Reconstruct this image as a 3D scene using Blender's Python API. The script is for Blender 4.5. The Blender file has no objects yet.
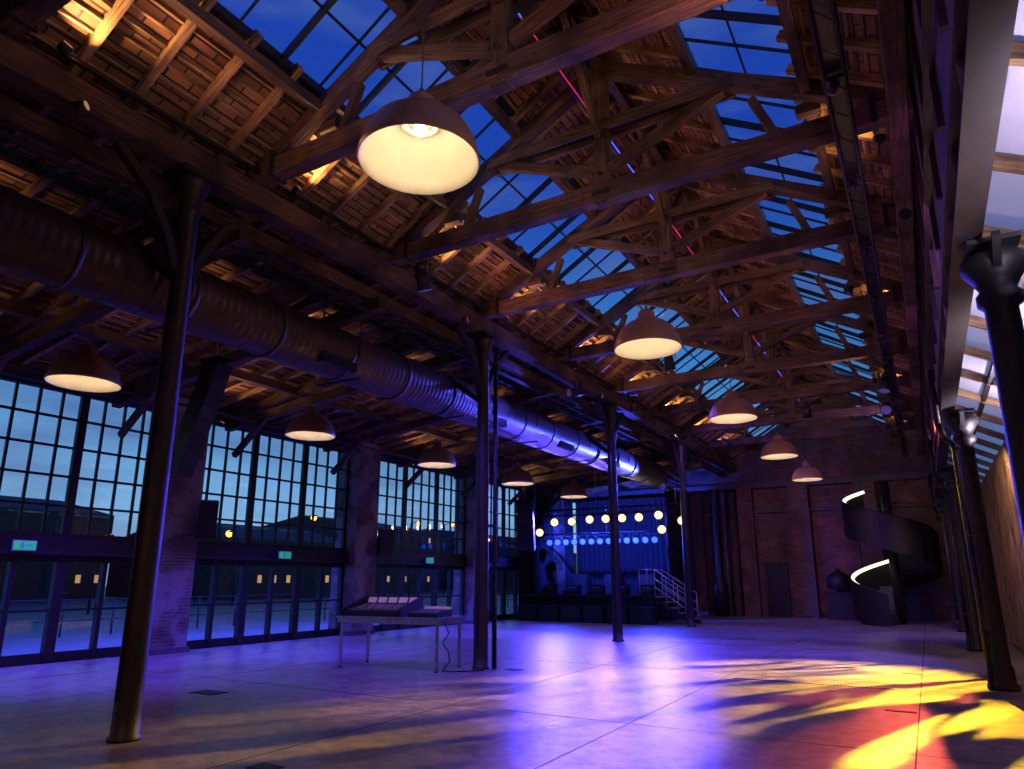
import bpy, math, random
from mathutils import Vector, Matrix
random.seed(7)
V=Vector
sc=bpy.context.scene
sc.view_settings.view_transform='Standard'
# ---------------------------------------------------------------- materials
def new_mat(name):
    m=bpy.data.materials.new(name); m.use_nodes=True
    nt=m.node_tree; b=nt.nodes['Principled BSDF']
    return m,nt,b
def N(nt,t,**k):
    n=nt.nodes.new(t)
    for a,v in k.items(): setattr(n,a,v)
    return n
def ramp(nt,stops):
    r=N(nt,'ShaderNodeValToRGB'); e=r.color_ramp.elements
    e[0].position=stops[0][0]; e[0].color=(*stops[0][1],1)
    e[1].position=stops[-1][0]; e[1].color=(*stops[-1][1],1)
    for p,c in stops[1:-1]:
        x=e.new(p); x.color=(*c,1)
    return r
def simple(name,col,rough=.5,metal=0,var=.25,scale=6,bump=.0,coord='Object'):
    m,nt,b=new_mat(name)
    tc=N(nt,'ShaderNodeTexCoord'); no=N(nt,'ShaderNodeTexNoise'); no.inputs['Scale'].default_value=scale; no.inputs['Detail'].default_value=5
    nt.links.new(tc.outputs[coord],no.inputs['Vector'])
    c0=tuple(max(0,c*(1-var)) for c in col); c1=tuple(min(1,c*(1+var)) for c in col)
    r=ramp(nt,[(.3,c0),(.7,c1)]); nt.links.new(no.outputs['Fac'],r.inputs['Fac']); nt.links.new(r.outputs['Color'],b.inputs['Base Color'])
    b.inputs['Roughness'].default_value=rough; b.inputs['Metallic'].default_value=metal
    if bump:
        bp=N(nt,'ShaderNodeBump'); bp.inputs['Strength'].default_value=bump; bp.inputs['Distance'].default_value=.02
        nt.links.new(no.outputs['Fac'],bp.inputs['Height']); nt.links.new(bp.outputs['Normal'],b.inputs['Normal'])
    return m
def wood(name,c0,c1,rough=.65):
    m,nt,b=new_mat(name)
    tc=N(nt,'ShaderNodeTexCoord'); mp=N(nt,'ShaderNodeMapping'); mp.inputs['Scale'].default_value=(1.2,22,1)
    no=N(nt,'ShaderNodeTexNoise'); no.inputs['Scale'].default_value=1.6; no.inputs['Detail'].default_value=7
    nt.links.new(tc.outputs['UV'],mp.inputs['Vector']); nt.links.new(mp.outputs['Vector'],no.inputs['Vector'])
    n2=N(nt,'ShaderNodeTexNoise'); n2.inputs['Scale'].default_value=1.6; n2.inputs['Detail'].default_value=5; nt.links.new(tc.outputs['UV'],n2.inputs['Vector'])
    r=ramp(nt,[(.3,c0),(.72,c1)]); nt.links.new(no.outputs['Fac'],r.inputs['Fac'])
    r2=ramp(nt,[(.34,(.22,.2,.2)),(.62,(1,1,1))]); nt.links.new(n2.outputs['Fac'],r2.inputs['Fac'])
    mx=N(nt,'ShaderNodeMixRGB'); mx.blend_type='MULTIPLY'; mx.inputs[0].default_value=1
    nt.links.new(r.outputs['Color'],mx.inputs[1]); nt.links.new(r2.outputs['Color'],mx.inputs[2])
    nt.links.new(mx.outputs['Color'],b.inputs['Base Color']); b.inputs['Roughness'].default_value=rough
    bp=N(nt,'ShaderNodeBump'); bp.inputs['Strength'].default_value=.7; bp.inputs['Distance'].default_value=.02
    nt.links.new(no.outputs['Fac'],bp.inputs['Height']); nt.links.new(bp.outputs['Normal'],b.inputs['Normal'])
    return m
def brickmat(name,c1,c2,mortar,bw=.25,bh=.075,patch=None,coord='UV',rough=.85,msz=.012,off=.5):
    m,nt,b=new_mat(name)
    tc=N(nt,'ShaderNodeTexCoord'); bt=N(nt,'ShaderNodeTexBrick')
    bt.offset=off
    bt.inputs['Color1'].default_value=(*c1,1); bt.inputs['Color2'].default_value=(*c2,1); bt.inputs['Mortar'].default_value=(*mortar,1)
    bt.inputs['Scale'].default_value=1; bt.inputs['Brick Width'].default_value=bw; bt.inputs['Row Height'].default_value=bh
    bt.inputs['Mortar Size'].default_value=msz; bt.inputs['Bias'].default_value=0
    nt.links.new(tc.outputs[coord],bt.inputs['Vector'])
    no=N(nt,'ShaderNodeTexNoise'); no.inputs['Scale'].default_value=1.4; no.inputs['Detail'].default_value=6
    nt.links.new(tc.outputs[coord],no.inputs['Vector'])
    r=ramp(nt,[(.35,(.35,.33,.32)),(.65,(1,1,1))]); nt.links.new(no.outputs['Fac'],r.inputs['Fac'])
    mx=N(nt,'ShaderNodeMixRGB'); mx.blend_type='MULTIPLY'; mx.inputs[0].default_value=.9
    nt.links.new(bt.outputs['Color'],mx.inputs[1]); nt.links.new(r.outputs['Color'],mx.inputs[2])
    out=mx
    if patch:
        n2=N(nt,'ShaderNodeTexNoise'); n2.inputs['Scale'].default_value=1.1; n2.inputs['Detail'].default_value=8
        nt.links.new(tc.outputs[coord],n2.inputs['Vector'])
        r2=ramp(nt,[(.47,(0,0,0)),(.56,(.8,.8,.8))]); nt.links.new(n2.outputs['Fac'],r2.inputs['Fac'])
        m2=N(nt,'ShaderNodeMixRGB'); nt.links.new(r2.outputs['Color'],m2.inputs[0]); nt.links.new(mx.outputs['Color'],m2.inputs[1]); m2.inputs[2].default_value=(*patch,1); out=m2
    nt.links.new(out.outputs['Color'],b.inputs['Base Color']); b.inputs['Roughness'].default_value=rough
    bp=N(nt,'ShaderNodeBump'); bp.inputs['Strength'].default_value=.8; bp.inputs['Distance'].default_value=.02; bp.invert=True
    nt.links.new(bt.outputs['Fac'],bp.inputs['Height']); nt.links.new(bp.outputs['Normal'],b.inputs['Normal'])
    return m
def emis(name,col,s):
    m,nt,b=new_mat(name)
    b.inputs['Base Color'].default_value=(*col,1); b.inputs['Emission Color'].default_value=(*col,1); b.inputs['Emission Strength'].default_value=s
    return m
def glassmat(name,tint=(1,1,1),refl=.04,rough=.02):
    m=bpy.data.materials.new(name); m.use_nodes=True; nt=m.node_tree; nt.nodes.clear()
    o=N(nt,'ShaderNodeOutputMaterial'); t=N(nt,'ShaderNodeBsdfTransparent'); t.inputs['Color'].default_value=(*tint,1)
    g=N(nt,'ShaderNodeBsdfGlossy'); g.inputs['Roughness'].default_value=rough
    f=N(nt,'ShaderNodeLayerWeight')
    po=N(nt,'ShaderNodeMath',operation='POWER'); po.inputs[1].default_value=5; nt.links.new(f.outputs['Facing'],po.inputs[0])
    ma=N(nt,'ShaderNodeMath',operation='ADD'); ma.inputs[1].default_value=refl; ma.use_clamp=True
    nt.links.new(po.outputs[0],ma.inputs[0])
    mx=N(nt,'ShaderNodeMixShader'); nt.links.new(ma.outputs[0],mx.inputs[0]); nt.links.new(t.outputs[0],mx.inputs[1]); nt.links.new(g.outputs[0],mx.inputs[2])
    nt.links.new(mx.outputs[0],o.inputs['Surface'])
    return m
WOOD=wood('aged_timber',(.03,.017,.014),(.20,.11,.078),.75)
WOODR=wood('rafter_timber',(.14,.08,.04),(.58,.36,.18))
BOARD=brickmat('roof_boards',(.40,.19,.085),(.18,.085,.04),(.02,.012,.008),bw=.32,bh=.12,msz=.012,rough=.75)
IRON=simple('dark_cast_iron',(.016,.015,.018),rough=.5,metal=.2,scale=9,bump=.2)
IRONB=simple('brown_painted_iron',(.018,.013,.013),rough=.5,metal=0,scale=5,bump=.3)
BLACK=simple('black_paint',(.008,.008,.010),rough=.5,scale=10)
FABRIC=simple('black_drape',(.016,.016,.022),rough=.95,scale=20)
STEEL=simple('brushed_steel',(.45,.45,.46),rough=.35,metal=.9,scale=12)
CREAM=simple('cream_enamel',(.80,.74,.62),rough=.5,var=.03)
LAMPOUT=simple('lamp_brown_enamel',(.34,.20,.12),rough=.4,metal=.1,var=.1)
WHITEM=simple('white_metal',(.45,.45,.5),rough=.4,metal=.3,var=.1)
PINKW=simple('painted_wall',(.16,.11,.15),rough=.6,scale=3,bump=.15)
CONC=simple('concrete_dark',(.08,.075,.078),rough=.8,scale=2,bump=.2)
BRICK=brickmat('old_brick',(.28,.11,.07),(.12,.055,.04),(.20,.15,.12),patch=(.11,.085,.08),bw=.3,bh=.1,msz=.018)
BRICKR=brickmat('red_brick_infill',(.42,.11,.06),(.26,.065,.04),(.18,.14,.12),bw=.3,bh=.1,msz=.018)
BRICKW=brickmat('whitewashed_brick',(.22,.13,.10),(.14,.09,.07),(.24,.2,.19),patch=(.30,.27,.26))
GLASS=glassmat('window_glass',(.93,.97,1),.10)
SKYG=glassmat('skylight_glass',(.85,.93,1),.01,.05)
BULB=emis('bulb_glow',(1,.83,.55),12)
LEDW=emis('led_warm_strip',(1,.80,.50),2.4)
LEDB=emis('cable_blue_glow',(.05,.10,1),1.6)
LEDR=emis('cable_red_glow',(.8,.03,.14),.4)
STW=emis('stage_lamp_warm',(1,.52,.12),3.0)
STCORE=emis('stage_lamp_core',(1,.85,.6),30)
STB=emis('stage_lamp_blue',(.025,.07,1),3.6)
LENS=emis('dim_lens',(.3,.25,.8),.05)
GREEN=emis('exit_green',(.02,.45,.12),.6)
ORANGE=emis('street_lamp_glow',(1,.30,.04),6)
SCREEN=emis('console_lights',(.8,.6,.4),.08)
SLAT=wood('slat_timber',(.30,.17,.08),(.5,.31,.16))
def duct_mat():
    m,nt,b=new_mat('spiral_duct_steel')
    tc=N(nt,'ShaderNodeTexCoord'); w=N(nt,'ShaderNodeTexWave'); w.bands_direction='Y'; w.inputs['Scale'].default_value=2.6; w.inputs['Distortion'].default_value=0
    nt.links.new(tc.outputs['Object'],w.inputs['Vector'])
    bp=N(nt,'ShaderNodeBump'); bp.inputs['Strength'].default_value=.25; bp.inputs['Distance'].default_value=.02
    nt.links.new(w.outputs['Fac'],bp.inputs['Height']); nt.links.new(bp.outputs['Normal'],b.inputs['Normal'])
    b.inputs['Base Color'].default_value=(.10,.07,.065,1); b.inputs['Metallic'].default_value=.5; b.inputs['Roughness'].default_value=.42
    return m
DUCT=duct_mat()
def floor_mat():
    m,nt,b=new_mat('polished_concrete')
    tc=N(nt,'ShaderNodeTexCoord')
    n1=N(nt,'ShaderNodeTexNoise'); n1.inputs['Scale'].default_value=.9; n1.inputs['Detail'].default_value=10; n1.inputs['Roughness'].default_value=.7
    n2=N(nt,'ShaderNodeTexNoise'); n2.inputs['Scale'].default_value=5; n2.inputs['Detail'].default_value=8; n2.inputs['Roughness'].default_value=.7
    for n in (n1,n2): nt.links.new(tc.outputs['Object'],n.inputs['Vector'])
    r=ramp(nt,[(.3,(.18,.15,.13)),(.7,(.50,.42,.37))]); nt.links.new(n1.outputs['Fac'],r.inputs['Fac'])
    r2=ramp(nt,[(.35,(.38,.36,.36)),(.65,(1,1,1))]); nt.links.new(n2.outputs['Fac'],r2.inputs['Fac'])
    mx=N(nt,'ShaderNodeMixRGB'); mx.blend_type='MULTIPLY'; mx.inputs[0].default_value=1
    nt.links.new(r.outputs['Color'],mx.inputs[1]); nt.links.new(r2.outputs['Color'],mx.inputs[2]); nt.links.new(mx.outputs['Color'],b.inputs['Base Color'])
    mr=N(nt,'ShaderNodeMapRange'); mr.inputs['To Min'].default_value=.18; mr.inputs['To Max'].default_value=.5
    nt.links.new(n1.outputs['Fac'],mr.inputs['Value']); nt.links.new(mr.outputs[0],b.inputs['Roughness'])
    bp=N(nt,'ShaderNodeBump'); bp.inputs['Strength'].default_value=.6; bp.inputs['Distance'].default_value=.012
    nt.links.new(n2.outputs['Fac'],bp.inputs['Height']); nt.links.new(bp.outputs['Normal'],b.inputs['Normal'])
    return m
FLOOR=floor_mat()
# ---------------------------------------------------------------- mesh builder
class MB:
    def __init__(s): s.v=[];s.f=[];s.m=[];s.uv=[];s.sm=[]; s.mats=[]
    def mi(s,mat):
        if mat not in s.mats: s.mats.append(mat)
        return s.mats.index(mat)
    def face(s,idx,uv,mat,sm=False):
        s.f.append(idx); s.uv.append(uv); s.m.append(s.mi(mat)); s.sm.append(sm)
    def beam(s,p0,p1,w,h,mat,up=(0,0,1),w1=None,h1=None,ru=True):
        p0=V(p0);p1=V(p1);d=p1-p0;L=d.length;d.normalize();up=V(up)
        side=d.cross(up)
        if side.length<1e-3: side=d.cross(V((0,1,0)))
        side.normalize();u2=side.cross(d);u2.normalize()
        b=len(s.v)
        for p,ww,hh in ((p0,w,h),(p1,w1 or w,h1 or h)):
            for a,c in ((-1,-1),(1,-1),(1,1),(-1,1)):
                s.v.append(p+side*(a*ww/2)+u2*(c*hh/2))
        o=random.random()*50 if ru else 0; vv=random.random()*9 if ru else 0
        ds=[w,h,w,h]
        for i in range(4):
            j=(i+1)%4
            s.face([b+i,b+j,b+4+j,b+4+i],[(o,vv),(o,vv+ds[i]),(o+L,vv+ds[i]),(o+L,vv)],mat); vv+=ds[i] if ru else 0
        s.face([b+3,b+2,b+1,b],[(0,0),(w,0),(w,h),(0,h)],mat)
        s.face([b+4,b+5,b+6,b+7],[(0,0),(w,0),(w,h),(0,h)],mat)
    def box(s,c,sz,mat,ru=True):
        c=V(c)
        if sz[2]>=max(sz[0],sz[1]): s.beam(c-V((0,0,sz[2]/2)),c+V((0,0,sz[2]/2)),sz[0],sz[1],mat,up=(0,1,0),ru=ru)
        elif sz[1]>=sz[0]: s.beam(c-V((0,sz[1]/2,0)),c+V((0,sz[1]/2,0)),sz[0],sz[2],mat,ru=ru)
        else: s.beam(c-V((sz[0]/2,0,0)),c+V((sz[0]/2,0,0)),sz[1],sz[2],mat,ru=ru)
    def wall(s,x0,x1,y0,y1,z0,z1,mat):
        P=[(x0,y0,z0),(x1,y0,z0),(x1,y1,z0),(x0,y1,z0),(x0,y0,z1),(x1,y0,z1),(x1,y1,z1),(x0,y1,z1)]
        b=len(s.v); s.v+= [V(p) for p in P]
        for q,ax in (([0,1,5,4],0),([1,2,6,5],1),([2,3,7,6],0),([3,0,4,7],1),([4,5,6,7],2),([3,2,1,0],2)):
            uv=[]
            for i in q:
                p=P[i]; uv.append((p[0],p[2]) if ax==0 else (p[1],p[2]) if ax==1 else (p[0],p[1]))
            s.face([b+i for i in q],uv,mat)
    def quad(s,ps,mat,uv=None):
        b=len(s.v); s.v+=[V(p) for p in ps]; n=len(ps)
        s.face([b+i for i in range(n)],uv or [(0,0),(1,0),(1,1),(0,1)][:n],mat)
    def cyl(s,p0,p1,r0,mat,r1=None,seg=16,cap=True):
        r1=r0 if r1 is None else r1
        p0=V(p0);p1=V(p1);d=(p1-p0);L=d.length;d.normalize()
        a=d.cross(V((0,0,1)));
        if a.length<1e-3: a=V((1,0,0))
        a.normalize(); c=d.cross(a); b=len(s.v)
        for p,r in((p0,r0),(p1,r1)):
            for i in range(seg):
                t=2*math.pi*i/seg; s.v.append(p+a*(r*math.cos(t))+c*(r*math.sin(t)))
        for i in range(seg):
            j=(i+1)%seg
            s.face([b+i,b+j,b+seg+j,b+seg+i],[(0,i/seg),(0,(i+1)/seg),(L,(i+1)/seg),(L,i/seg)],mat,True)
        if cap:
            s.face([b+i for i in range(seg)][::-1],[(0,0)]*seg,mat); s.face([b+seg+i for i in range(seg)],[(0,0)]*seg,mat)
    def lathe(s,prof,c,mat,seg=32):
        c=V(c); b=len(s.v); n=len(prof)
        for r,z in prof:
            for i in range(seg):
                t=2*math.pi*i/seg; s.v.append(c+V((r*math.cos(t),r*math.sin(t),z)))
        for k in range(n-1):
            for i in range(seg):
                j=(i+1)%seg
                s.face([b+k*seg+i,b+k*seg+j,b+(k+1)*seg+j,b+(k+1)*seg+i],[(0,0),(1,0),(1,1),(0,1)],mat,True)
    def tube(s,pts,r,mat,seg=8):
        for a,b in zip(pts[:-1],pts[1:]): s.cyl(a,b,r,mat,seg=seg)
    def sphere(s,c,r,mat,seg=16):
        s.lathe([(max(1e-4,r*math.sin(math.pi*k/8)),-r*math.cos(math.pi*k/8)) for k in range(9)],c,mat,seg)
    def done(s,name,loc=None,bevel=0):
        me=bpy.data.meshes.new(name)
        o=V(loc) if loc else V((0,0,0))
        me.from_pydata([tuple(v-o) for v in s.v],[],s.f)
        for m in s.mats: me.materials.append(m)
        uvl=me.uv_layers.new(name='UVMap'); data=[]
        for i,p in enumerate(me.polygons):
            p.material_index=s.m[i]; p.use_smooth=s.sm[i]
            for q in s.uv[i]: data+= [q[0],q[1]]
        uvl.data.foreach_set('uv',data)
        me.update()
        ob=bpy.data.objects.new(name,me); ob.location=o; sc.collection.objects.link(ob)
        if bevel:
            bm=ob.modifiers.new('bevel','BEVEL'); bm.width=bevel; bm.segments=2; bm.limit_method='ANGLE'
        return ob
# ---------------------------------------------------------------- dimensions
XL=-15.1; XC=-7.3; XR=.75; CX=-3.35; Y0=-6.0; Y1=33.0
COLY=[-2.1,4.6,11.3,18.0,24.7]
TRY=[-4.6,-1.0,2.4,5.5,8.3,11.2,14.6,18.0,21.3,24.7,28.0]
RZ=9.4; SL=.6
def rz(x): return RZ-SL*abs(x-CX)
m=MB(); m.wall(XL-.4,1.9,Y0-.4,Y1+.4,-.3,0,FLOOR)
JT=simple('floor_joint',(.03,.028,.027),rough=.8)
for x in (-.3,-3.15,-5.6,-10.6,-13): m.box((x,(Y0+Y1)/2,.0008),(.016,Y1-Y0,.0016),JT)
for y in (3.2,8.0,13.0,18.4,25): m.box(((XL+1.5)/2,y,.0008),(1.5-XL,.014,.0016),JT)
m.done('floor')
def drain(x0,x1,y):
    m=MB(); m.box(((x0+x1)/2,y,.003),(x1-x0,.12,.006),IRON)
    n=int((x1-x0)/.05)
    for i in range(n): m.box((x0+(i+.5)*(x1-x0)/n,y,.0075),(.018,.1,.003),STEEL)
    m.done('floor_drain')
drain(-3.0,-.45,12.4)
for (x,y,a,b) in ((-5.2,4.6,.28,.2),(-9.2,7.0,.5,.3),(-6.7,11.5,.3,.2),(-.5,10.4,.35,.1),(-.45,14.5,.3,.1)):
    m=MB(); m.box((x,y,.004),(a,b,.008),IRON); m.box((x,y,.009),(a*.85,b*.8,.004),BLACK); m.done('floor_box')
m=MB(); m.wall(-160,XL-.45,-80,160,-.35,-.05,simple('asphalt',(.09,.09,.10),rough=.45,scale=.6)); m.done('exterior_ground')
# ---------------------------------------------------------------- brick pillars, left wall
PY=[-2.6,3.7,9.95,16.2,22.6,29.4]
for y in PY:
    m=MB(); m.wall(XL-.45,XL+.45,y-.48,y+.48,0,5.75,BRICKW); m.wall(XL-.5,XL+.5,y-.53,y+.53,0,.12,CONC); m.done('brick_pillar')
m=MB(); m.wall(XL-.35,XL+.2,Y0,Y1,5.45,6.0,CONC); m.box((XL+.25,(Y0+Y1)/2,5.55),(.12,Y1-Y0,.22),IRONB); m.done('wall_left')
wn=0
for a,b in zip(PY[:-1],PY[1:]):
    wn+=1; y0=a+.48;y1=b-.48;W=y1-y0;x=XL
    m=MB()
    z0,z1=2.45,5.45
    for i in range(13):
        y=y0+W*i/12; th=.17 if i%4==0 else .045
        m.box((x,y,(z0+z1)/2),(.1 if i%4==0 else .06,th,z1-z0),BLACK)
    for j in range(6):
        z=z0+(z1-z0)*j/5; m.box((x,(y0+y1)/2,z),(.07,W,.045 if j not in(0,5) else .1),BLACK)
    m.quad([(x,y0,z0),(x,y1,z0),(x,y1,z1),(x,y0,z1)],GLASS)
    m.done('window_%d'%wn)
    m=MB(); m.box((x,(y0+y1)/2,2.28),(.28,W,.30),BLACK); m.box((x+.05,(y0+y1)/2,2.10),(.32,W,.06),IRONB)
    m.done('trim_%d'%wn)
    m=MB()
    nd=6
    for i in range(nd+1):
        y=y0+W*i/nd; m.box((x,y,1.05),(.14,.2 if i%2==0 else .09,2.1),BLACK)
        if i<nd:
            ya=y;yb=y0+W*(i+1)/nd
            m.box((x,(ya+yb)/2,.1),(.07,yb-ya,.2),BLACK); m.box((x,(ya+yb)/2,2.0),(.07,yb-ya,.14),BLACK)
            m.box((x,(ya+yb)/2,1.0),(.05,yb-ya,.04),BLACK)
            if i%2==0: m.cyl((x+.07,yb-.12,.85),(x+.07,yb-.12,1.15),.012,IRON,seg=8)
    m.quad([(x,y0,0),(x,y1,0),(x,y1,2.1),(x,y0,2.1)],GLASS)
    m.done('door_%d'%wn)
for y in (6.85,13.2,19.6):
    m=MB(); m.box((XL+.3,y,2.22),(.04,.42,.2),WHITEM); m.box((XL+.325,y,2.22),(.012,.38,.16),GREEN)
    m.box((XL+.335,y-.05,2.22),(.006,.05,.1),WHITEM); m.beam((XL+.335,y+.02,2.22),(XL+.335,y+.13,2.22),.006,.02,WHITEM)
    m.beam((XL+.2,y,2.35),(XL+.3,y,2.32),.03,.03,BLACK); m.done('exit_sign')
# ---------------------------------------------------------------- other walls
m=MB(); m.wall(XL-.4,1.9,Y0-.4,Y0,0,5.8,BRICK)
m.wall(-7.8,1.0,Y0-.4,Y0,5.8,7.0,BRICK); m.done('wall_front')
m=MB()
m.wall(XL-.4,1.9,Y1,Y1+.4,0,6.2,BRICK)
g=[(XL-.4,Y1,6.2),(1.9,Y1,6.2),(1.9,Y1,6.6),(.9,Y1,6.9),(CX,Y1,9.5),(-7.6,Y1,7.0)]
m.quad(g,BRICK,[(p[0],p[2]) for p in g])
for x in (-9.2,-6.9,-4.55,-1.9): m.wall(x-.4,x+.4,Y1-.45,Y1,0,5.6,BRICK)
m.wall(-4.1,-2.35,Y1-.12,Y1,.2,4.2,BRICKR)
m.wall(XL,1.6,Y1-.5,Y1,5.6,5.85,CONC)
m.wall(XL,1.6,Y1-.2,Y1,4.5,4.62,CONC)
m.done('wall_back')
m=MB(); 
m.wall(-6.15,-5.35,Y1-.2,Y1-.1,0,2.2,BLACK); m.box((-6.17,Y1-.2,1.1),(.1,.16,2.3),IRONB); m.box((-5.33,Y1-.2,1.1),(.1,.16,2.3),IRONB); m.box((-5.75,Y1-.2,2.27),(.95,.16,.12),IRONB)
m.done('door_6')
m=MB(); m.wall(.5,.6,Y0,Y1,4.68,7.0,PINKW); 
for y in [Y0+.4+i*1.1 for i in range(36)]: m.box((.48,y,5.9),(.05,.06,2.2),IRONB)
m.box((.47,(Y0+Y1)/2,6.9),(.1,Y1-Y0,.14),IRONB); m.box((.45,(Y0+Y1)/2,5.3),(.06,Y1-Y0,.06),IRONB)
m.done('wall_right')
m=MB(); 
m.box((.6,(Y0+Y1)/2,4.66),(.2,Y1-Y0,.03),IRONB); m.box((.6,(Y0+Y1)/2,4.28),(.2,Y1-Y0,.03),IRONB); m.box((.6,(Y0+Y1)/2,4.47),(.03,Y1-Y0,.36),PINKW)
y=Y0+.5
while y<Y1: m.box((.6,y,4.47),(.17,.015,.34),PINKW); y+=1.1
m.done('steel_girder')
m=MB(); m.wall(1.75,1.9,Y0,Y1,0,4.3,CONC); m.done('wall_right_outer')
m=MB()
y=12.0
while y<Y1-.3:
    m.box((1.64,y,2.15),(.06,.07,4.2),SLAT); y+=.16
m.box((1.7,22.5,.3),(.06,20.8,.08),SLAT); m.box((1.7,22.5,3.9),(.06,20.8,.08),SLAT)
m.done('timber_slat_screen')
POLY=bpy.data.materials.new('polycarbonate'); POLY.use_nodes=True
nt=POLY.node_tree; nt.nodes.clear(); o=N(nt,'ShaderNodeOutputMaterial'); t=N(nt,'ShaderNodeBsdfTransparent'); d=N(nt,'ShaderNodeBsdfTranslucent'); d.inputs[0].default_value=(.8,.8,.9,1)
d2=N(nt,'ShaderNodeBsdfDiffuse'); d2.inputs[0].default_value=(.85,.8,.88,1)
mx=N(nt,'ShaderNodeMixShader'); mx.inputs[0].default_value=.5; nt.links.new(t.outputs[0],mx.inputs[1]); nt.links.new(d.outputs[0],mx.inputs[2])
m2=N(nt,'ShaderNodeMixShader'); m2.inputs[0].default_value=.5; nt.links.new(mx.outputs[0],m2.inputs[1]); nt.links.new(d2.outputs[0],m2.inputs[2]); nt.links.new(m2.outputs[0],o.inputs['Surface'])
m=MB(); m.quad([(.6,Y0,5.05),(1.85,Y0,4.4),(1.85,Y1,4.4),(.6,Y1,5.05)],POLY)
y=Y0
while y<Y1:
    m.beam((.64,y,4.95),(1.8,y,4.33),.07,.12,WOODR); y+=1.35
m.box((1.2,(Y0+Y1)/2,4.64),(.06,Y1-Y0,.08),IRONB)
m.done('skylight_side')
# ---------------------------------------------------------------- roof
m=MB()
ya,yb=Y0-.4,Y1+.4
def slab(x0,z0,x1,z1,mat,th=.08,y0=ya,y1=yb):
    L=math.hypot(x1-x0,z1-z0)
    p=[(x0,y0,z0),(x1,y0,z1),(x1,y1,z1),(x0,y1,z0)]
    m.quad(p,mat,[(y0,0),(y0,L),(y1,L),(y1,0)])
    m.quad([(a,b,c+th) for a,b,c in p][::-1],mat,[(y1,0),(y1,L),(y0,L),(y0,0)])
for sg in (-1,1):
    for s0,s1 in ((0,1.35),(2.75,3.95)):
        slab(CX+sg*s0,RZ-SL*s0,CX+sg*s1,RZ-SL*s1,BOARD)
zE=RZ-SL*3.95
slab(XC,zE,XL-.5,5.72,BOARD)
slab(.6,zE,.66,zE-.02,BOARD)
m.done('ceiling')
m=MB()
for sg in (-1,1):
    a,b=CX+sg*1.35,CX+sg*2.75
    m.quad([(a,ya,rz(a)+.06),(b,ya,rz(b)+.06),(b,yb,rz(b)+.06),(a,yb,rz(a)+.06)],SKYG)
    y=ya;k=0
    while y<yb:
        if k%2: m.beam((a,y,rz(a)+.04),(b,y,rz(b)+.04),.02,.04,BLACK)
        else: m.beam((a,y,rz(a)-.01),(b,y,rz(b)-.01),.05,.09,BLACK)
        y+=.62;k+=1
    for f in (0,.5,1):
        x=a+(b-a)*f; m.box((x,(ya+yb)/2,rz(x)+.03),(.025 if f==.5 else .1,yb-ya,.03 if f==.5 else .12),BLACK)
m.done('skylight')
m=MB()
y=ya+.2
while y<yb:
    for sg in (-1,1):
        for s0,s1 in ((0.05,1.4),(2.6,4.0)):
            m.beam((CX+sg*s0,y,RZ-SL*s0-.07),(CX+sg*s1,y,RZ-SL*s1-.07),.08,.11,WOODR)
    m.beam((XC+.1,y+.1,zE-.07),(XL,y+.1,5.72-.02),.08,.11,WOODR)
    y+=.62
for sg in (-1,1):
    for s in (1.38,2.76,):
        x=CX+sg*s; m.box((x,(ya+yb)/2,rz(x)-.2),(.12,yb-ya,.14),WOOD)
m.box((CX,(ya+yb)/2,RZ-.2),(.12,yb-ya,.22),WOOD)
for x in (-9.9,-12.6): 
    z=zE+(5.72-zE)*(x-XC)/(XL-.5-XC); m.box((x,(ya+yb)/2,z-.22),(.16,yb-ya,.18),WOOD)
m.done('roof_rafters')
m=MB()
def battens(x0,z0,x1,z1,n):
    for i in range(n):
        f=(i+.5)/n; m.box((x0+(x1-x0)*f,(ya+yb)/2,z0+(z1-z0)*f-.018),(.035,yb-ya,.03),WOODR)
for sg in(-1,1):
    battens(CX+sg*.0,RZ,CX+sg*1.35,RZ-SL*1.35,8); battens(CX+sg*2.8,RZ-SL*2.8,CX+sg*3.95,zE,8)
battens(XC,zE,XL,5.8,36)
m.done('roof_battens')
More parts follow.
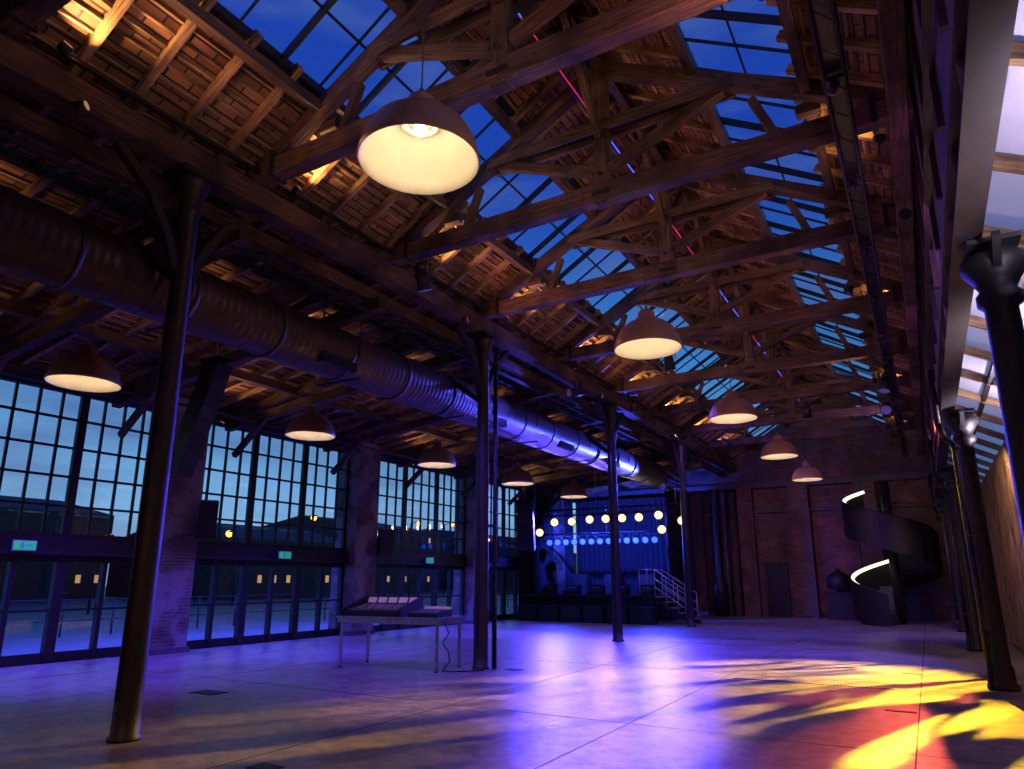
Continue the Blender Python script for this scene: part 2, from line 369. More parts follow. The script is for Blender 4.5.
# ---------------------------------------------------------------- longitudinal beams
m=MB()
yy=ya
while yy<yb:
    e=min(yy+6.7,yb)
    m.beam((XC,yy,6.62),(XC,e,6.62),.30,.32,WOOD); m.beam((XC-.42,yy,6.34),(XC-.42,e,6.34),.16,.22,WOOD)
    yy=e
m.done('wall_plate_beam',bevel=.015)
m=MB(); m.box((.33,(ya+yb)/2,6.72),(.2,yb-ya,.28),WOOD); m.done('wall_plate_beam',bevel=.015)
def truss(y):
    m=MB(); j=lambda a:random.uniform(-a,a)
    zt=6.92
    xm=CX+j(.3)
    m.beam((XC-.35,y,zt),(xm,y,zt+.02),.22,.26,WOOD,w1=.21,h1=.29); m.beam((xm,y,zt+.02),(.5,y,zt),.21,.29,WOOD,w1=.22,h1=.25)
    for sg in (-1,1):
        xe=CX+sg*3.75
        m.beam((xe,y,zt+.12),(CX+sg*.08,y,RZ-.42),.18,.21,WOOD)
        m.beam((CX+sg*.1,y,zt+.4),(CX+sg*1.75,y,RZ-SL*1.75-.38),.14,.14,WOOD)
        m.beam((CX+sg*2.35,y,zt+.15),(CX+sg*2.1,y,RZ-SL*2.1-.45),.11,.11,WOOD)
        m.box((CX+sg*2.75,y+.16,rz(CX+sg*2.75)-.36),(.3,.14,.14),WOOD)
        m.beam((CX,y+sg*.08,zt+.9),(CX,y+sg*1.2,RZ-.32),.11,.12,WOOD)
    m.beam((CX,y,zt-.15),(CX,y,RZ-.3),.21,.19,WOOD,up=(0,1,0))
    for o in (-.12,.12): m.beam((CX-1.9,y+o,RZ-1.42),(CX+1.9,y+o,RZ-1.42),.06,.17,WOOD)
    m.box((CX,y,zt),(.27,.25,.06),IRON); m.cyl((CX,y-.15,zt+.3),(CX,y+.15,zt+.3),.03,IRON,seg=8)
    for x in (XC+.45,.1): m.box((x,y,zt+.04),(.07,.27,.38),IRON)
    return m.done('roof_truss',(CX,y,zt),bevel=.012)
for y in TRY: truss(y)
for y in TRY:
    m=MB()
    z0=6.12
    m.beam((XC-.1,y,z0),(XL+.1,y,5.72-.35),.18,.22,WOOD)
    m.beam((XC-.2,y,6.75),(XL+.2,y,5.62),.14,.16,WOOD)
    m.beam((XC-1.9,y,z0-.05),(XC-3.3,y,6.4),.12,.13,WOODR); m.beam((-11.2,y,5.85),(-11.2,y,6.3),.16,.16,WOODR)
    m.beam((-11.2,y,5.8),(-12.6,y,6.05),.11,.12,WOODR)
    m.beam((XL+.45,y,4.6),(XL+1.5,y,5.45),.11,.13,WOOD)
    m.done('aisle_truss',(-11.2,y,6))
# ---------------------------------------------------------------- left columns
def column(x,y,top,r=.135,extra=True,name='iron_column',brace=True):
    m=MB(); c=(x,y,0)
    m.lathe([(.001,0),(r*1.22,0),(r*1.22,.03),(r*1.03,.05),(r,.3),(r*.95,top*.5),(r*.82,top-.5),(r*.95,top-.46),(r*.95,top-.38),(r*.8,top-.34),(r*1.5,top-.08),(r*1.6,top),(.001,top)],c,IRONB,24)
    m.box((x,y,top+.03),(r*3.2,r*4,.07),IRON)
    if brace:
        for sg in (-1,1):
            p=[(x,y+sg*.1,top-1.25),(x,y+sg*.25,top-.85),(x,y+sg*.52,top-.4),(x,y+sg*.95,top-.02)]
            for a,b in zip(p[:-1],p[1:]): m.beam(a,b,.11,.10,IRONB)
        m.beam((x-.1,y,top-1.3),(x-1.1,y,top-.55),.1,.1,IRONB)
    if extra:
        m.cyl((x+.22,y+.12,0.0),(x+.22,y+.12,top-.2),.045,IRON,seg=10)
        for z in (1,2.6,4.2): m.box((x+.12,y+.08,z),(.26,.06,.04),IRON)
    m.cyl((x+.02,y-r*1.1,.4),(x+.02,y-r*.95,top-.7),.012,BLACK,seg=6)
    return m.done(name,(x,y,0))
for i,y in enumerate(COLY): column(XC,y,6.4,extra=(i==2))
for y in (-.2,6.5,13.2,19.9,26.6):
    x=.77
    m=MB(); r=.14; top=4.22
    m.lathe([(.001,0),(r*1.5,0),(r*1.5,.05),(r*1.25,.1),(r*1.2,.3),(r,.36),(r*.9,2),(r*.84,3.72),(r*1.15,3.76),(r*1.15,3.84),(r*.9,3.88),(r*1.15,3.95),(r*1.7,4.06),(r*1.7,4.14),(r*1.3,4.18),(r*1.3,top),(.001,top)],(x,y,0),IRON,24)
    m.box((x,y,4.235),(.36,.5,.04),IRON)
    for sg in (-1,1): m.beam((x,y+sg*.1,3.98),(x,y+sg*.42,4.2),.06,.07,IRON)
    m.done('iron_column',(x,y,0))
    if y>8:
        m=MB(); m.tube([(.42,y-.5,4.9),(.42,y-.5,4.0),(.48,y-.42,3.8),(.6,y-.3,3.65),(.62,y-.28,.35),(.6,y-.36,.12),(.6,y-.4,0.03)],.045,IRON,10)
        for z in (3.6,2.2,.8): m.cyl((.62,y-.28,z),(.62,y-.28,z+.06),.06,IRON,seg=12)
        m.done('downpipe')
# ---------------------------------------------------------------- duct
m=MB(); dx,dz,dr=-8.42,5.38,.44
m.cyl((dx,Y0+.1,dz),(dx,25.2,dz),dr,DUCT,seg=40)
y=Y0+.8
while y<25:
    m.cyl((dx,y-.03,dz),(dx,y+.03,dz),dr+.022,DUCT,seg=40,cap=True); y+=1.5
for y in (8,13,16.6,20):
    m.box((dx+.36,y,dz-.28),(.12,.8,.16),IRON)
m.done('ventilation_duct')
m=MB()
y=Y0+1.6
while y<25:
    for sg in (-1,1): m.cyl((dx+sg*.46,y,dz-.1),(dx+sg*.46,y,6.3),.012,IRON,seg=6)
    m.box((dx,y,dz-.47),(.96,.05,.03),IRON); y+=3.2
m.done('duct_hangers')
m=MB()
for x in (-7.95,-7.62):
    m.box((x,(Y0+25)/2,6.02),(.04,25-Y0,.08),BLACK)
y=Y0
while y<25: m.box((-7.785,y,6.0),(.34,.03,.03),BLACK); y+=.35
m.done('cable_tray')
m=MB(); m.box((-7.09,13,6.9),(.06,38,.05),BLACK); m.done('conduit_rail')
m=MB(); m.box((-9.35,13,5.95),(.08,38,.12),IRON); m.cyl((-9.7,Y0,5.9),(-9.7,Y1,5.9),.04,IRONB); m.cyl((-13.8,Y0,5.35),(-13.8,Y1,5.35),.035,IRONB); m.done('sprinkler_pipes')
m=MB(); zc=8.35
y=Y0+.2;k=0
while y<Y1-1:
    m.cyl((CX-.16,y,zc),(CX-.16,min(y+2.0,Y1-.5),zc),.012,LEDB if k%3 else LEDR,seg=6); m.cyl((CX-.2,y,zc),(CX-.2,min(y+2.0,Y1-.5),zc),.014,BLACK,seg=6); y+=2;k+=1
m.done('ridge_light_cable')
m=MB(); tx,tz=-.2,6.3
for dxx,dzz in ((-.09,0),(.09,0),(-.09,.16),(.09,.16)): m.cyl((tx+dxx,Y0+.5,tz+dzz),(tx+dxx,Y1-2,tz+dzz),.022,IRON,seg=8)
m.box((tx,(Y0+Y1)/2-.8,tz+.08),(.15,Y1-Y0-3,.05),IRON)
y=Y0+.5;k=0
while y<Y1-2:
    for dxx in(-.09,.09): m.beam((tx+dxx,y,tz),(tx+dxx,y+.25,tz+.16),.012,.012,IRON)
    m.beam((tx-.09,y,tz),(tx+.09,y+.25,tz),.012,.012,IRON)
    if k%3==0: m.cyl((tx,y,tz+.16),(tx,y,6.95),.012,IRON,seg=6)
    if k%4==0:
        m.box((tx,y,tz-.03),(.16,.12,.04),IRON); m.cyl((tx,y,tz-.05),(tx-.05,y+.03,tz-.15),.04,BLACK,seg=12)
    y+=.5;k+=1
m.done('lighting_track')
# ---------------------------------------------------------------- pendant lamps
def pendant(x,y,z,top,e,col=(1,.72,.42)):
    em=bpy.data.objects.new('pendant_lamp',None); em.location=(x,y,z); sc.collection.objects.link(em)
    R=.515
    m=MB()
    out=[(R,0),(R+.012,.02),(R*.985,.10),(R*.93,.2),(R*.8,.32),(R*.6,.41),(R*.36,.465),(.14,.49),(.13,.6),(.10,.64),(.03,.65),(.001,.66)]
    m.lathe(out,(0,0,0),LAMPOUT,40)
    inn=[(R,0),(R*.97,.015),(R*.955,.10),(R*.90,.19),(R*.77,.305),(R*.57,.395),(R*.34,.445),(.001,.45)]
    m.lathe(inn,(0,0,0),CREAM,40)
    a=m.done('shade'); a.parent=em
    m=MB(); m.cyl((0,0,.44),(0,0,.36),.05,WHITEM,seg=16); m.sphere((0,0,.32),.06,BULB); m.lathe([(.12,.38),(.17,.36),(.17,.352),(.12,.372)],(0,0,0),CREAM,24)
    a=m.done('bulb'); a.parent=em
    m=MB(); m.cyl((0,0,.65),(0,0,top-z),.008,BLACK,seg=6); m.cyl((0,0,.64),(0,0,.72),.03,STEEL,seg=10); a=m.done('cord'); a.parent=em
    l=bpy.data.lights.new('lamp_light','POINT'); l.energy=e; l.color=col; l.shadow_soft_size=.06
    lo=bpy.data.objects.new('lamp_light',l); lo.location=(0,0,.2); lo.parent=em; sc.collection.objects.link(lo)
for y in (-1.4,4.13,9.9,15.5,21.2,26.8): pendant(CX,y,5.08 if y>0 else 5.1,8.9,7 if y>0 else 260,(1,.72,.42) if y>0 else (1,.40,.13))
for y in (1.0,5.6,10.35,14.9,19.3,23.5): pendant(-11.1,y,4.58,6.2,6 if y>2 else 80,(1,.72,.42) if y>2 else (1,.34,.15))
# ---------------------------------------------------------------- mixing table
em=bpy.data.objects.new('mixing_desk_table',None); em.location=(-8.75,10.75,0); em.rotation_euler=(0,0,.13); sc.collection.objects.link(em)
m=MB(); tw,td,th=2.25,1.0,.92
m.box((0,0,th-.02),(tw,td,.04),STEEL)
for sx in(-1,1): 
    m.box((sx*(tw/2-.03),0,th-.08),(.04,td-.06,.08),STEEL)
    for sy in (-1,1):
        m.box((sx*(tw/2-.1),sy*(td/2-.06),(th-.04)/2),(.045,.045,th-.04),STEEL); m.cyl((sx*(tw/2-.1),sy*(td/2-.06),0),(sx*(tw/2-.1),sy*(td/2-.06),.02),.035,BLACK,seg=10)
for sy in(-1,1): m.box((0,sy*(td/2-.03),th-.08),(tw-.1,.03,.08),STEEL)
a=m.done('table_frame'); a.parent=em
m=MB()
def wedge(m,x0,x1,y0,y1,z,h0,h1,mat):
    P=[(x0,y0,z),(x1,y0,z),(x1,y1,z),(x0,y1,z),(x0,y0,z+h0),(x1,y0,z+h0),(x1,y1,z+h1),(x0,y1,z+h1)]
    b=len(m.v); m.v+=[V(p) for p in P]
    for q in ([0,1,5,4],[1,2,6,5],[2,3,7,6],[3,0,4,7],[4,5,6,7],[3,2,1,0]): m.face([b+i for i in q],[(0,0),(1,0),(1,1),(0,1)],mat)
wedge(m,-1.0,.2,-.42,.3,th,.1,.2,BLACK); m.beam((-1.0,.3,th+.27),(.2,.3,th+.27),.06,.18,BLACK,up=(0,.5,1))
for x in (-1.03,.23): wedge(m,x-.03,x+.03,-.45,.36,th,.13,.36,BLACK)
for i in range(24):
    x=-.95+i*.048
    for k,yy_ in enumerate((-.33,-.2,-.05,.08,.2)):
        zz=th+.1+.1*(yy_+.42)/.72
        if k<1: m.box((x,yy_,zz+.012),(.018,.03,.024),STEEL)
        else: m.cyl((x,yy_,zz),(x,yy_,zz+.025),.011,SCREEN if (i+k)%4==0 else WHITEM,seg=8)
for i in range(5): m.beam((-.93+i*.235,.262,th+.28),(-.93+i*.235+.19,.262,th+.28),.012,.11,SCREEN,up=(0,.5,1))
a=m.done('mixing_console'); a.parent=em
m=MB(); wedge(m,.38,.98,-.38,.22,th,.07,.13,BLACK)
for i in range(10):
    for k in range(4): m.cyl((.43+i*.055,-.3+k*.13,th+.078+k*.013),(.43+i*.055,-.3+k*.13,th+.1+k*.013),.011,WHITEM,seg=8)
m.box((.68,.19,th+.15),(.56,.03,.05),SCREEN)
a=m.done('small_console'); a.parent=em
m=MB(); pts=[(1.1,-.3,th-.1)]+[(1.15+.05*math.sin(t*2.2),-.3+.08*math.cos(t*1.7),th-.1-t*.16) for t in range(1,6)]+[(1.35,-.2,.01),(1.7,.1,.01)]
m.tube(pts,.01,BLACK,6); a=m.done('cable'); a.parent=em
# ---------------------------------------------------------------- speakers
def speaker(x,y,z,tilt,yaw,w=.42,h=.75,d=.4,name='wall_speaker'):
    m=MB(); m.box((0,0,0),(d,w,h),BLACK); m.box((d/2+.008,0,0),(.016,w*.9,h*.94),IRON)
    m.cyl((d/2+.01,0,-h*.2),(d/2+.025,0,-h*.2),w*.35,BLACK,seg=20); m.cyl((d/2+.01,0,h*.28),(d/2+.025,0,h*.28),w*.16,IRON,seg=16)
    m.box((-d/2-.1,0,0),(.22,.06,.06),IRON)
    o=m.done(name); o.location=(x,y,z); o.rotation_euler=(0,tilt,yaw); return o
speaker(-14.25,10.35,2.95,.18,-.6,.4,.85); speaker(-14.25,16.6,2.7,.18,-.6,.4,.8); speaker(-14.25,22.8,2.6,.15,-.6)
def line_array(x,y,z,n,yaw,w=.7,h=.24):
    m=MB(); 
    px=0;pz=0;an=-.02
    for i in range(n):
        c=V((px,0,pz)); d=V((math.sin(an),0,-math.cos(an)))
        m.beam(c,c+d*(h*.93),w,.42,BLACK,up=(1,0,0),)
        m.beam(c+d*(h*.1)+V((.22,0,0)),c+d*(h*.85)+V((.22,0,0)),w*.9,.03,IRON,up=(1,0,0))
        px+=d.x*h;pz+=d.z*h; an-=.055
    m.box((0,0,.05),(.45,w,.06),IRON); m.cyl((0,0,.05),(0,0,1.0),.012,STEEL,seg=6)
    o=m.done('line_array_speaker'); o.location=(x,y,z); o.rotation_euler=(0,0,yaw)
line_array(-13.6,24.2,4.6,8,-1.2)
m=MB(); 
for i in range(8):
    p=V((-11.0+.06*i,7.3+.03*i,3.35+.25*i)); q=p+V((.055,.028,.235)); m.beam(p,q,.42,.3,BLACK,up=(0,1,0))
m.cyl((-10.55,7.5,5.3),(-10.55,7.5,6.0),.012,STEEL,seg=6); m.box((-10.55,7.5,5.4),(.5,.3,.05),IRON); m.done('hanging_speaker_column')
# ---------------------------------------------------------------- stage
SX0,SX1,SY0,SY1=-14.6,-9.0,25.6,31.0
m=MB()
m.box(((SX0+SX1)/2,(SY0+SY1)/2,.95),(SX1-SX0,SY1-SY0,.1),BLACK)
x=SX0
while x<SX1-.02:
    m.beam((x,SY0+.04,.0),(x,SY0+.04,.9),.06,.03,FABRIC,up=(0,1,0)); m.beam((x+.055,SY0+.07,.0),(x+.055,SY0+.07,.9),.06,.03,FABRIC,up=(0,1,0)); x+=.11
for yy_ in (SY0+.3,SY1-.2):
    for x in (SX0+.2,-12,SX1-.2): m.cyl((x,yy_,0),(x,yy_,.9),.04,STEEL,seg=8)
m.done('stage_platform')
def drape(p0,p1,z0,z1,n):
    p0=V(p0);p1=V(p1);d=(p1-p0);nn=V((-d.y,d.x,0)).normalized(); prev=None
    for i in range(n+1):
        p=p0+d*(i/n)+nn*(.08*math.sin(i*1.57))
        if prev: m.quad([(prev.x,prev.y,z0),(p.x,p.y,z0),(p.x,p.y,z1),(prev.x,prev.y,z1)],FABRIC)
        prev=p
m=MB(); drape((XL+.5,SY1+.2,0),(-8.9,SY1+.2,0),1.0,5.3,90); m.done('stage_backdrop_curtain')
m=MB(); drape((-8.9,SY1,0),(-8.9,27.6,0),0.02,5.3,40); m.done('stage_side_curtain')
m=MB(); drape((XL+.3,25.8,0),(XL+.35,SY1,0),0.02,5.3,60); m.done('stage_side_curtain')
m=MB()
for i in range(6):
    x=-13.9+i*.95; m.box((x,25.15,.3),(.85,.6,.6),BLACK); m.box((x,24.84,.3),(.78,.02,.52),IRON)
m.done('subwoofer_row')
for i in range(5):
    m=MB(); x=-13.6+i*1.05; wedge(m,x-.3,x+.3,26.0,26.45,1.0,.12,.38,BLACK); m.box((x,26.2,1.27),(.3,.02,.02),STEEL); m.done('stage_monitor')
m=MB()
for i in range(3):
    x=-13+i*1.5; m.box((x,28.2,1.4),(.7,.5,.8),BLACK); m.box((x,27.94,1.4),(.62,.02,.7),IRON); 
m.done('guitar_amplifiers')
m=MB()
for i in range(5):
    m.box((-8.75+i*.27,26.2,.95-i*.19),(.28,.9,.04),STEEL)
for yy_ in(25.76,26.64):
    m.beam((-9.0,yy_,.9),(-7.5,yy_,.0),.04,.12,IRON)
    for t in (0,.33,.66,1.0): m.cyl((-8.9+1.3*t,yy_,.9-.85*t),(-8.9+1.3*t,yy_,1.95-.85*t),.018,WHITEM,seg=8)
    for h in (1.05,.7,.4): m.cyl((-8.9,yy_,.9+h),(-7.6,yy_,.05+h),.018,WHITEM,seg=8)
    m.cyl((-8.9,yy_,1.95),(-9.5,yy_,1.95),.018,WHITEM,seg=8); m.cyl((-9.5,yy_,1.0),(-9.5,yy_,1.95),.018,WHITEM,seg=8)
m.done('stage_steps')
m=MB(); ty=26.0
for oy,oz in ((-.12,0),(.12,0),(-.12,.24),(.12,.24)): m.cyl((XL+.6,ty+oy,4.15+oz),(-7.6,ty+oy,4.15+oz),.025,IRON,seg=8)
x=XL+.6
while x<-7.9:
    m.beam((x,ty-.12,4.15),(x+.28,ty-.12,4.39),.015,.015,IRON); m.beam((x,ty+.12,4.39),(x+.28,ty+.12,4.15),.015,.015,IRON); x+=.28
for x in (XL+1,-11.3,-8): m.cyl((x,ty,4.39),(x,ty,6.1),.015,STEEL,seg=6)
m.cyl((XL+.6,27.5,3.5),(-9.2,27.5,3.5),.03,BLACK,seg=8)
for x in (-14.2,-11.5,-9.3): m.cyl((x,27.5,3.5),(x,27.5,5.3),.01,STEEL,seg=6)
m.done('stage_lighting_truss')
def fixture(p,aim,mat,r=.1,rl=.16,name='stage_spotlight'):
    p=V(p);d=(V(aim)-p).normalized(); m=MB()
    m.cyl(p,p+d*.34,r*.8,BLACK,r1=r*1.15,seg=18); m.cyl(p-d*.12,p,r*.55,BLACK,r1=r*.8,seg=18); m.cyl(p+d*.341,p+d*.35,r*.95,mat,seg=18)
    if mat is STW: m.cyl(p+d*.351,p+d*.355,r*.55,STCORE,seg=14)
    sd=d.cross(V((0,0,1))).normalized()
    for q in (-1,1): m.beam(p+sd*(q*r*1.25)+d*.1,p+sd*(q*r*1.25)+V((0,0,.26))+d*.1,.015,.03,IRON,up=d)
    m.beam(p+sd*(-r*1.3)+V((0,0,.26))+d*.1,p+sd*(r*1.3)+V((0,0,.26))+d*.1,.03,.015,IRON)
    m.done(name); return p+d*.42,d
def spot(p,d,col,e,ang,blend=.6,size=.05,name='beam'):
    l=bpy.data.lights.new(name,'SPOT'); l.energy=e;l.color=col;l.spot_size=math.radians(ang);l.spot_blend=blend;l.shadow_soft_size=size
    o=bpy.data.objects.new(name,l); o.location=p; o.rotation_euler=V(d).to_track_quat('-Z','Y').to_euler(); sc.collection.objects.link(o); return o
warm=[(-13.2,26,3.9),(-12.4,26,3.9),(-11.6,26,3.95),(-10.9,26,3.95),(-10.2,26,3.95),(-9.5,26,3.95),(-8.7,26,4.0),(-7.8,26,3.75),(-8.6,26,3.45),(-13.9,26,3.5)]
for i,p in enumerate(warm):
    fixture(p,(0,0,1.2),STW,.16)
    if i in (0,3,6):
        pp=V(p)+V((.12,-.6,0)); aim=V((-9+i*.75,9,0)); spot(pp,aim-pp,(.09,.05,1),3400,50,size=.4)
for i in range(13):
    p=(-14.2+i*.4,27.5,3.15); fixture(p,(-1.5,0,1.4),STB,.12,name='stage_spotlight')
for x,aim in ((-13.5,(-12.5,14,0)),(-9.4,(-5,18,0))):
    pp=V((x,26.9,3.2)); spot(pp,V(aim)-pp,(.03,.04,1),1900,66,size=.8)
for x in (-13,-11.5,-10): spot((x,26.4,4.0),V((.1,3,-1.4)),(.03,.06,1),2200,120)
# ---------------------------------------------------------------- spiral staircase
em=bpy.data.objects.new('spiral_staircase',None); cx,cy=-1.05,29.8; em.location=(cx,cy,0); sc.collection.objects.link(em)
m=MB(); m.cyl((0,0,0),(0,0,5.2),.16,IRON,seg=20); R=1.5; pitch=2.9; st=math.radians(-100); H=4.0
nst=24; turn=2*math.pi*H/pitch
for i in range(nst):
    a0=st-turn*i/nst;a1=st-turn*(i+1)/nst; z=H*(i+1)/nst
    P=[]
    for zz in (z-.04,z):
        P+=[(.12*math.cos(a0),.12*math.sin(a0),zz),(R*math.cos(a0),R*math.sin(a0),zz),(R*math.cos(a1),R*math.sin(a1),zz),(.12*math.cos(a1),.12*math.sin(a1),zz)]
    b=len(m.v); m.v+=[V(p) for p in P]
    for q in ([0,1,2,3],[4,5,6,7],[0,1,5,4],[1,2,6,5],[2,3,7,6],[3,0,4,7]): m.face([b+k for k in q],[(0,0),(1,0),(1,1),(0,1)],CONC)
    m.quad([(.12*math.cos(a0),.12*math.sin(a0),z),(R*math.cos(a0),R*math.sin(a0),z),(R*math.cos(a0),R*math.sin(a0),z-H/nst),(.12*math.cos(a0),.12*math.sin(a0),z-H/nst)],CONC)
a=m.done('treads'); a.parent=em
m=MB(); n=120
for i in range(n):
    a0=st-turn*i/n;a1=st-turn*(i+1)/n; z0=H*i/n;z1=H*(i+1)/n
    for rr in (R,R+.04):
        lo=-.25
        m.quad([(rr*math.cos(a0),rr*math.sin(a0),max(0,z0+lo)),(rr*math.cos(a1),rr*math.sin(a1),max(0,z1+lo)),(rr*math.cos(a1),rr*math.sin(a1),z1+1.05),(rr*math.cos(a0),rr*math.sin(a0),z0+1.05)],IRON); m.sm[-1]=True
    m.cyl(((R+.02)*math.cos(a0),(R+.02)*math.sin(a0),z0+1.06),((R+.02)*math.cos(a1),(R+.02)*math.sin(a1),z1+1.06),.03,IRON,seg=6,cap=False)
a=m.done('balustrade'); a.parent=em
m=MB()
for i in range(4,n):
    a0=st-turn*i/n;a1=st-turn*(i+1)/n; z0=H*i/n;z1=H*(i+1)/n; rr=R-.06
    m.cyl((rr*math.cos(a0),rr*math.sin(a0),z0+.98),(rr*math.cos(a1),rr*math.sin(a1),z1+.98),.065,LEDW,seg=6,cap=False)
a=m.done('led_handrail'); a.parent=em
m=MB(); m.box((1.05,31.4,4.0),(1.1,3.1,.14),CONC); m.box((1.05,29.9,4.1),(1.1,.1,.34),IRON)
for i in range(9): m.box((.55+i*.115,29.9,4.6),(.02,.02,1.0),IRON)
m.box((1.05,29.9,5.1),(1.1,.05,.05),IRON); m.cyl((1.4,30.1,0),(1.4,30.1,3.95),.09,IRON); m.done('gallery_balcony')
m=MB(); m.box((-3.2,32,.5),(1.0,.6,1.0),IRONB); m.box((-3.2,32,1.05),(1.1,.7,.08),IRON); m.cyl((-3.2,32,1.0),(-3.2,32,2.0),.12,IRON); m.lathe([(.45,1.2),(.5,1.3),(.45,1.7),(.2,1.9),(.001,1.95)],(-3.2,32,0),IRON,20); m.done('old_iron_machine')
m=MB(); m.box((.95,27.9,.4),(.9,.6,.8),WOOD); m.box((.95,27.9,.83),(1.0,.7,.06),WOOD); m.done('wooden_counter')
m=MB()
for x in (-7.6,-7.2): m.cyl((x,32.4,0),(x,32.4,5.6),.06,IRON)
m.lathe([(.001,0),(.35,0),(.35,1.3),(.2,1.6),(.2,5.6)],(-8.1,32.2,0),IRON,20); m.done('boiler_pipes')
# ---------------------------------------------------------------- exterior
BLD=simple('building_render',(.03,.03,.035),rough=.9,scale=.4)
WGL=emis('lit_windows',(1,.5,.18),.5)
for (x,y,w,d,h) in ((-62,10,14,12,5),(-70,28,18,14,7),(-58,46,16,16,5),(-66,68,22,14,7.5),(-60,92,26,16,5.5),(-80,115,30,20,9),(-64,-8,16,12,5)):
    m=MB(); m.wall(x-w/2,x+w/2,y-d/2,y+d/2,0,h,BLD)
    z=h; r=h+1.8
    m.quad([(x-w/2,y-d/2,z),(x+w/2,y-d/2,z),(x,y-d/2,r)],BLD,[(0,0)]*3); m.quad([(x-w/2,y+d/2,z),(x+w/2,y+d/2,z),(x,y+d/2,r)],BLD,[(0,0)]*3)
    m.quad([(x+w/2,y-d/2,z),(x+w/2,y+d/2,z),(x,y+d/2,r),(x,y-d/2,r)],BLD); m.quad([(x-w/2,y-d/2,z),(x-w/2,y+d/2,z),(x,y+d/2,r),(x,y-d/2,r)],BLD)
    nx=int(d/1.5)
    for i in range(nx):
        for j in range(int(h/2.4)):
            yy_=y-d/2+(i+.5)*d/nx; lit=random.random()<.35
            m.box((x+w/2+.02,yy_,1.6+j*2.4),(.06,.4,.65),WGL if lit else BLACK)
    m.done('town_house')
m=MB()
for i in range(5):
    for j in range(4):
        for kx in range(2): m.box((-33-kx*5,10+i*2.2-6,1.1+j*2.2),(.15,.15,2.2),IRON)
for j in range(1,5):
    m.box((-33,8.4,j*2.2),(.15,9,.15),IRON); m.box((-38,8.4,j*2.2),(.15,9,.15),IRON); m.box((-35.5,8.4,j*2.2),(5,9,.08),CONC)
m.done('scaffold_building')
for (x,y,h) in ((-34,35,5.4),(-36,33.5,5.6),(-40,50,6.5),(-42,58,7),(-44,68,6),(-36,20,3.6),(-36,27,4.2),(-40,44,4),(-44,62,4.5),(-48,75,6),(-38,30,3.2)):
    m=MB(); m.cyl((x,y,-.05),(x,y,h),.07,IRON,r1=.045,seg=10); m.beam((x,y,h),(x+.9,y,h+.12),.06,.06,IRON); m.box((x+.9,y,h+.1),(.5,.25,.1),IRON); m.sphere((x+.95,y,h-.02),.2,ORANGE,12); m.done('street_lamp')
m=MB()
y=-5
while y<45: m.cyl((-22,y,-.05),(-22,y,1.0),.03,IRON,seg=6); y+=1.5
for z in (.4,.7,1.0): m.cyl((-22,-5,z),(-22,45,z),.02,IRON,seg=6)
m.done('terrace_railing')
# ---------------------------------------------------------------- house lights
UPL=emis('uplight_lens',(1,.5,.2),.3)
def uplight(p,aim,e,col=(1,.52,.20),ang=130):
    p=V(p); d=(V(aim)-p).normalized(); m=MB(); m.cyl(p-d*.1,p,.06,BLACK,seg=12); m.cyl(p,p+d*.01,.045,UPL,seg=12); m.done('uplight')
    spot(p+d*.05,d,col,e,ang,.8,.04)
for y in TRY[2:]:
    uplight((XC+.35,y+.45,6.92),(XC+1.9,y+.9,8.6),135)
for y in TRY[2::2]:
    uplight((.1,y+.5,6.95),(-1.3,y+1.0,8.6),80)
for y in TRY[2:]:
    uplight((-9.6,y+.5,5.75),(-10.6,y+.9,6.9),46); 
for y in (3.5,10,17,24): uplight((-13.6,y,5.1),(-12.8,y+.3,6.6),46)
for y,c in ((3,(1,.42,.24)),(9.8,(1,.36,.30)),(16,(1,.42,.24)),(22,(.7,.35,.8))):  # added fill floods to brighten the roof timbers, besides the truss uplights
    uplight((XC+.6,y,6.2),(CX+.5,y+2.5,7.6),100,c,150)
    uplight((-.6,y+2,6.2),(CX-.5,y+3.5,7.6),80,c,150)
for y in (1,7.5,14,20): uplight((.25,y,5.2),(.5,y+2.5,6.2),32,(.85,.25,.9),150)
p,d=fixture((-.4,20.5,6.1),(-1.6,10.5,0),LENS,.13,name='gobo_projector')
def gobo(p,aim,col,e,ang,sc3,lo=.44,hi=.58,dist=1.2,rot=0,loc=(0,0,0)):
    g=spot(p,V(aim)-V(p),col,e,ang,.5,.03,'gobo_beam')
    g.data.use_nodes=True; nt=g.data.node_tree; em_=nt.nodes['Emission']
    tc=N(nt,'ShaderNodeTexCoord'); mr=N(nt,'ShaderNodeMapping'); mr.inputs['Rotation'].default_value=(0,0,rot); mp=N(nt,'ShaderNodeMapping'); mp.inputs['Scale'].default_value=sc3; mp.inputs['Location'].default_value=loc; no=N(nt,'ShaderNodeTexNoise'); no.inputs['Scale'].default_value=1.6; no.inputs['Detail'].default_value=1.5; no.inputs['Distortion'].default_value=dist
    r=ramp(nt,[(lo,(0,0,0)),(hi,(1,1,1))]); nt.links.new(tc.outputs['Normal'],mr.inputs['Vector']); nt.links.new(mr.outputs['Vector'],mp.inputs['Vector']); nt.links.new(mp.outputs['Vector'],no.inputs['Vector']); nt.links.new(no.outputs['Fac'],r.inputs['Fac']); nt.links.new(r.outputs['Color'],em_.inputs['Strength'])
gobo(p,(-1.9,11.2,0),(1,.57,.02),18500,46,(12,3,3),.42,.56,.6,math.radians(35))
gobo(V(p)+V((.1,0,0)),(.3,9.4,0),(1,.12,.06),4200,34,(6,3,3),.45,.58,.5)
p,d=fixture((-.3,17.5,6.1),(-1.5,16,0),LENS,.12,name='added_wash_light'); spot(p,V((-3.2,16,0))-p,(.12,.07,1),1900,75)  # added blue wash fixture above the mid floor
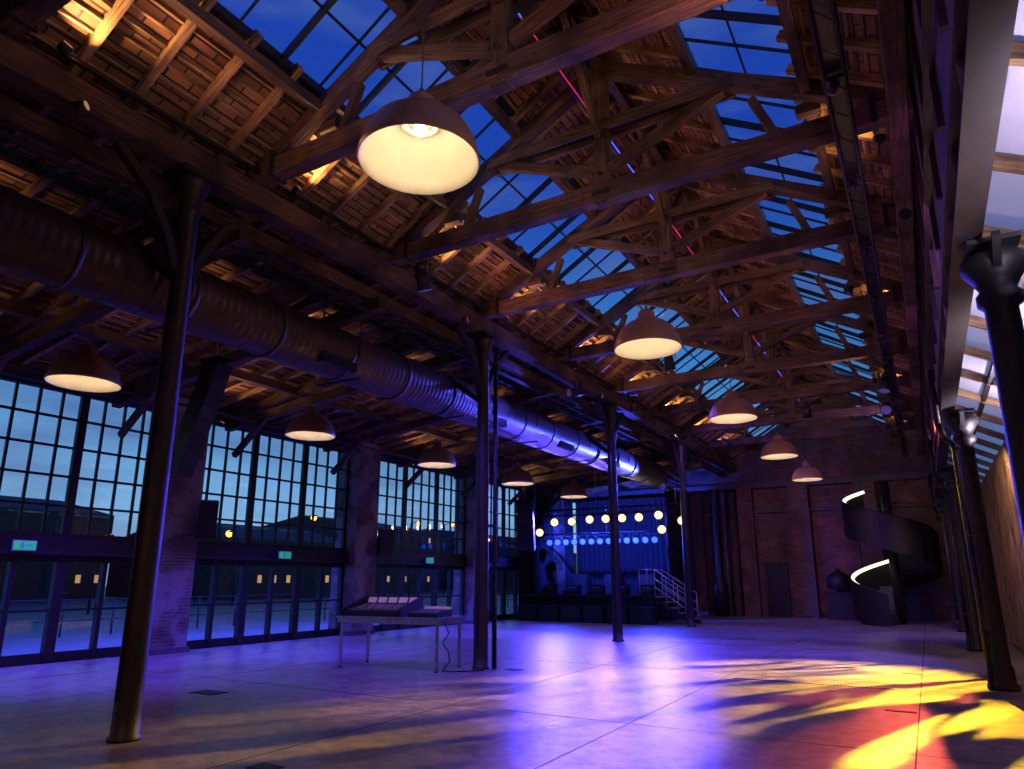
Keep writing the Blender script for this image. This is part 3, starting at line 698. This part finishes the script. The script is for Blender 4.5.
for (px_,py_,ax,ay,e,c) in ((-6.6,8.3,-6.6,10.8,1700,(.13,.06,1)),(-4.5,14.7,-4.8,17,2500,(.08,.045,1)),(-6.6,18.2,-8,20,2400,(.07,.045,1)),(-2.5,21.4,-3,25,1800,(.12,.065,1)),(-12,11.4,-12.8,12.5,2900,(.07,.045,1)),(-12,18.1,-12.6,19.5,2900,(.07,.045,1)),(-12.5,6.2,-13,7.6,2900,(.10,.05,1))):
    zz=6.55 if px_>XC else 5.25
    p,d=fixture((px_,py_,zz),(ax,ay,0.01),LENS,.12,name='added_wash_light'); spot(p,V((ax,ay,0))-p,c,e,95,1.0,.15)  # added overhead fixtures, putting blue light on the floor in place of stage beams
p,d=fixture((-6.6,22,6.3),(-4,30,2),LENS,.12,name='added_wash_light'); spot(p,V((-4,31,1.5))-p,(.35,.14,1),380,110)  # added violet flood to tint the far end of the hall
p,d=fixture((-5.6,24.2,6.3),(-3.6,33,1.5),LENS,.12,name='added_wash_light'); spot(p,V((-3.4,33,1.6))-p,(1,.45,.25),240,70)  # added warm flood to brighten the back wall brick
p,d=fixture((-7.55,23.6,4.7),(-8.3,14,5.3),LENS,.12,name='added_wash_light'); spot(p,V((-8.2,14,5.6))-p,(.05,.07,1),2800,55)  # added blue spot, grazing the duct for its highlight
p,d=fixture((-6.6,14.5,5.9),(-8.2,12,5.5),LENS,.1,name='added_wash_light'); spot(p,V((-8.2,11,5.4))-p,(.07,.07,1),260,90)  # added weaker blue spot on the same duct
for y in (5,10,15,20): spot((-17.5,y,4.5),V((-.6,.1,-2)),(.06,.065,1),5000,140,1.0,.1)  # added unseen spots standing in for blue spill on the terrace
spot((1.15,16,4.1),V((.35,2,-2.5)),(1,.65,.35),130,120); spot((1.15,24,4.1),V((.35,2,-2.5)),(1,.65,.35),130,120)
for y in (1.5,5,9,13): spot((1.3,y,3.6),V((-.1,.1,1)),(.95,.78,1),200,150)  # added unseen spots aimed up to make the side glazing paler
# ---------------------------------------------------------------- world
w=bpy.data.worlds.new('dusk_sky'); sc.world=w; w.use_nodes=True; nt=w.node_tree; bg=nt.nodes['Background']
tc=N(nt,'ShaderNodeTexCoord'); sp=N(nt,'ShaderNodeSeparateXYZ'); nt.links.new(tc.outputs['Generated'],sp.inputs[0])
r=ramp(nt,[(0,(.34,.48,.62)),(.08,(.20,.42,.70)),(.28,(.05,.22,.54)),(.5,(.012,.055,.37)),(1,(.010,.035,.31))]); nt.links.new(sp.outputs['Z'],r.inputs['Fac'])
mp=N(nt,'ShaderNodeMapping'); mp.inputs['Scale'].default_value=(1,1,5); no=N(nt,'ShaderNodeTexNoise'); no.inputs['Scale'].default_value=3.2; no.inputs['Detail'].default_value=7
nt.links.new(tc.outputs['Generated'],mp.inputs['Vector']); nt.links.new(mp.outputs['Vector'],no.inputs['Vector'])
r2=ramp(nt,[(.46,(0,0,0)),(.68,(.7,.7,.7))]); nt.links.new(no.outputs['Fac'],r2.inputs['Fac'])
mx=N(nt,'ShaderNodeMixRGB'); nt.links.new(r2.outputs['Color'],mx.inputs[0]); nt.links.new(r.outputs['Color'],mx.inputs[1]); mx.inputs[2].default_value=(.08,.14,.34,1)
nt.links.new(mx.outputs['Color'],bg.inputs['Color']); bg.inputs['Strength'].default_value=1.15
# ---------------------------------------------------------------- camera
cam=bpy.data.cameras.new('camera'); co=bpy.data.objects.new('camera',cam); sc.collection.objects.link(co); sc.camera=co
cam.sensor_width=36; cam.lens=36*690/1024; cam.shift_y=24.5/1024; cam.clip_end=500; cam.clip_start=.05
co.location=(0,0,1.6); co.rotation_euler=(math.radians(90+13.84),0,math.radians(30.4))
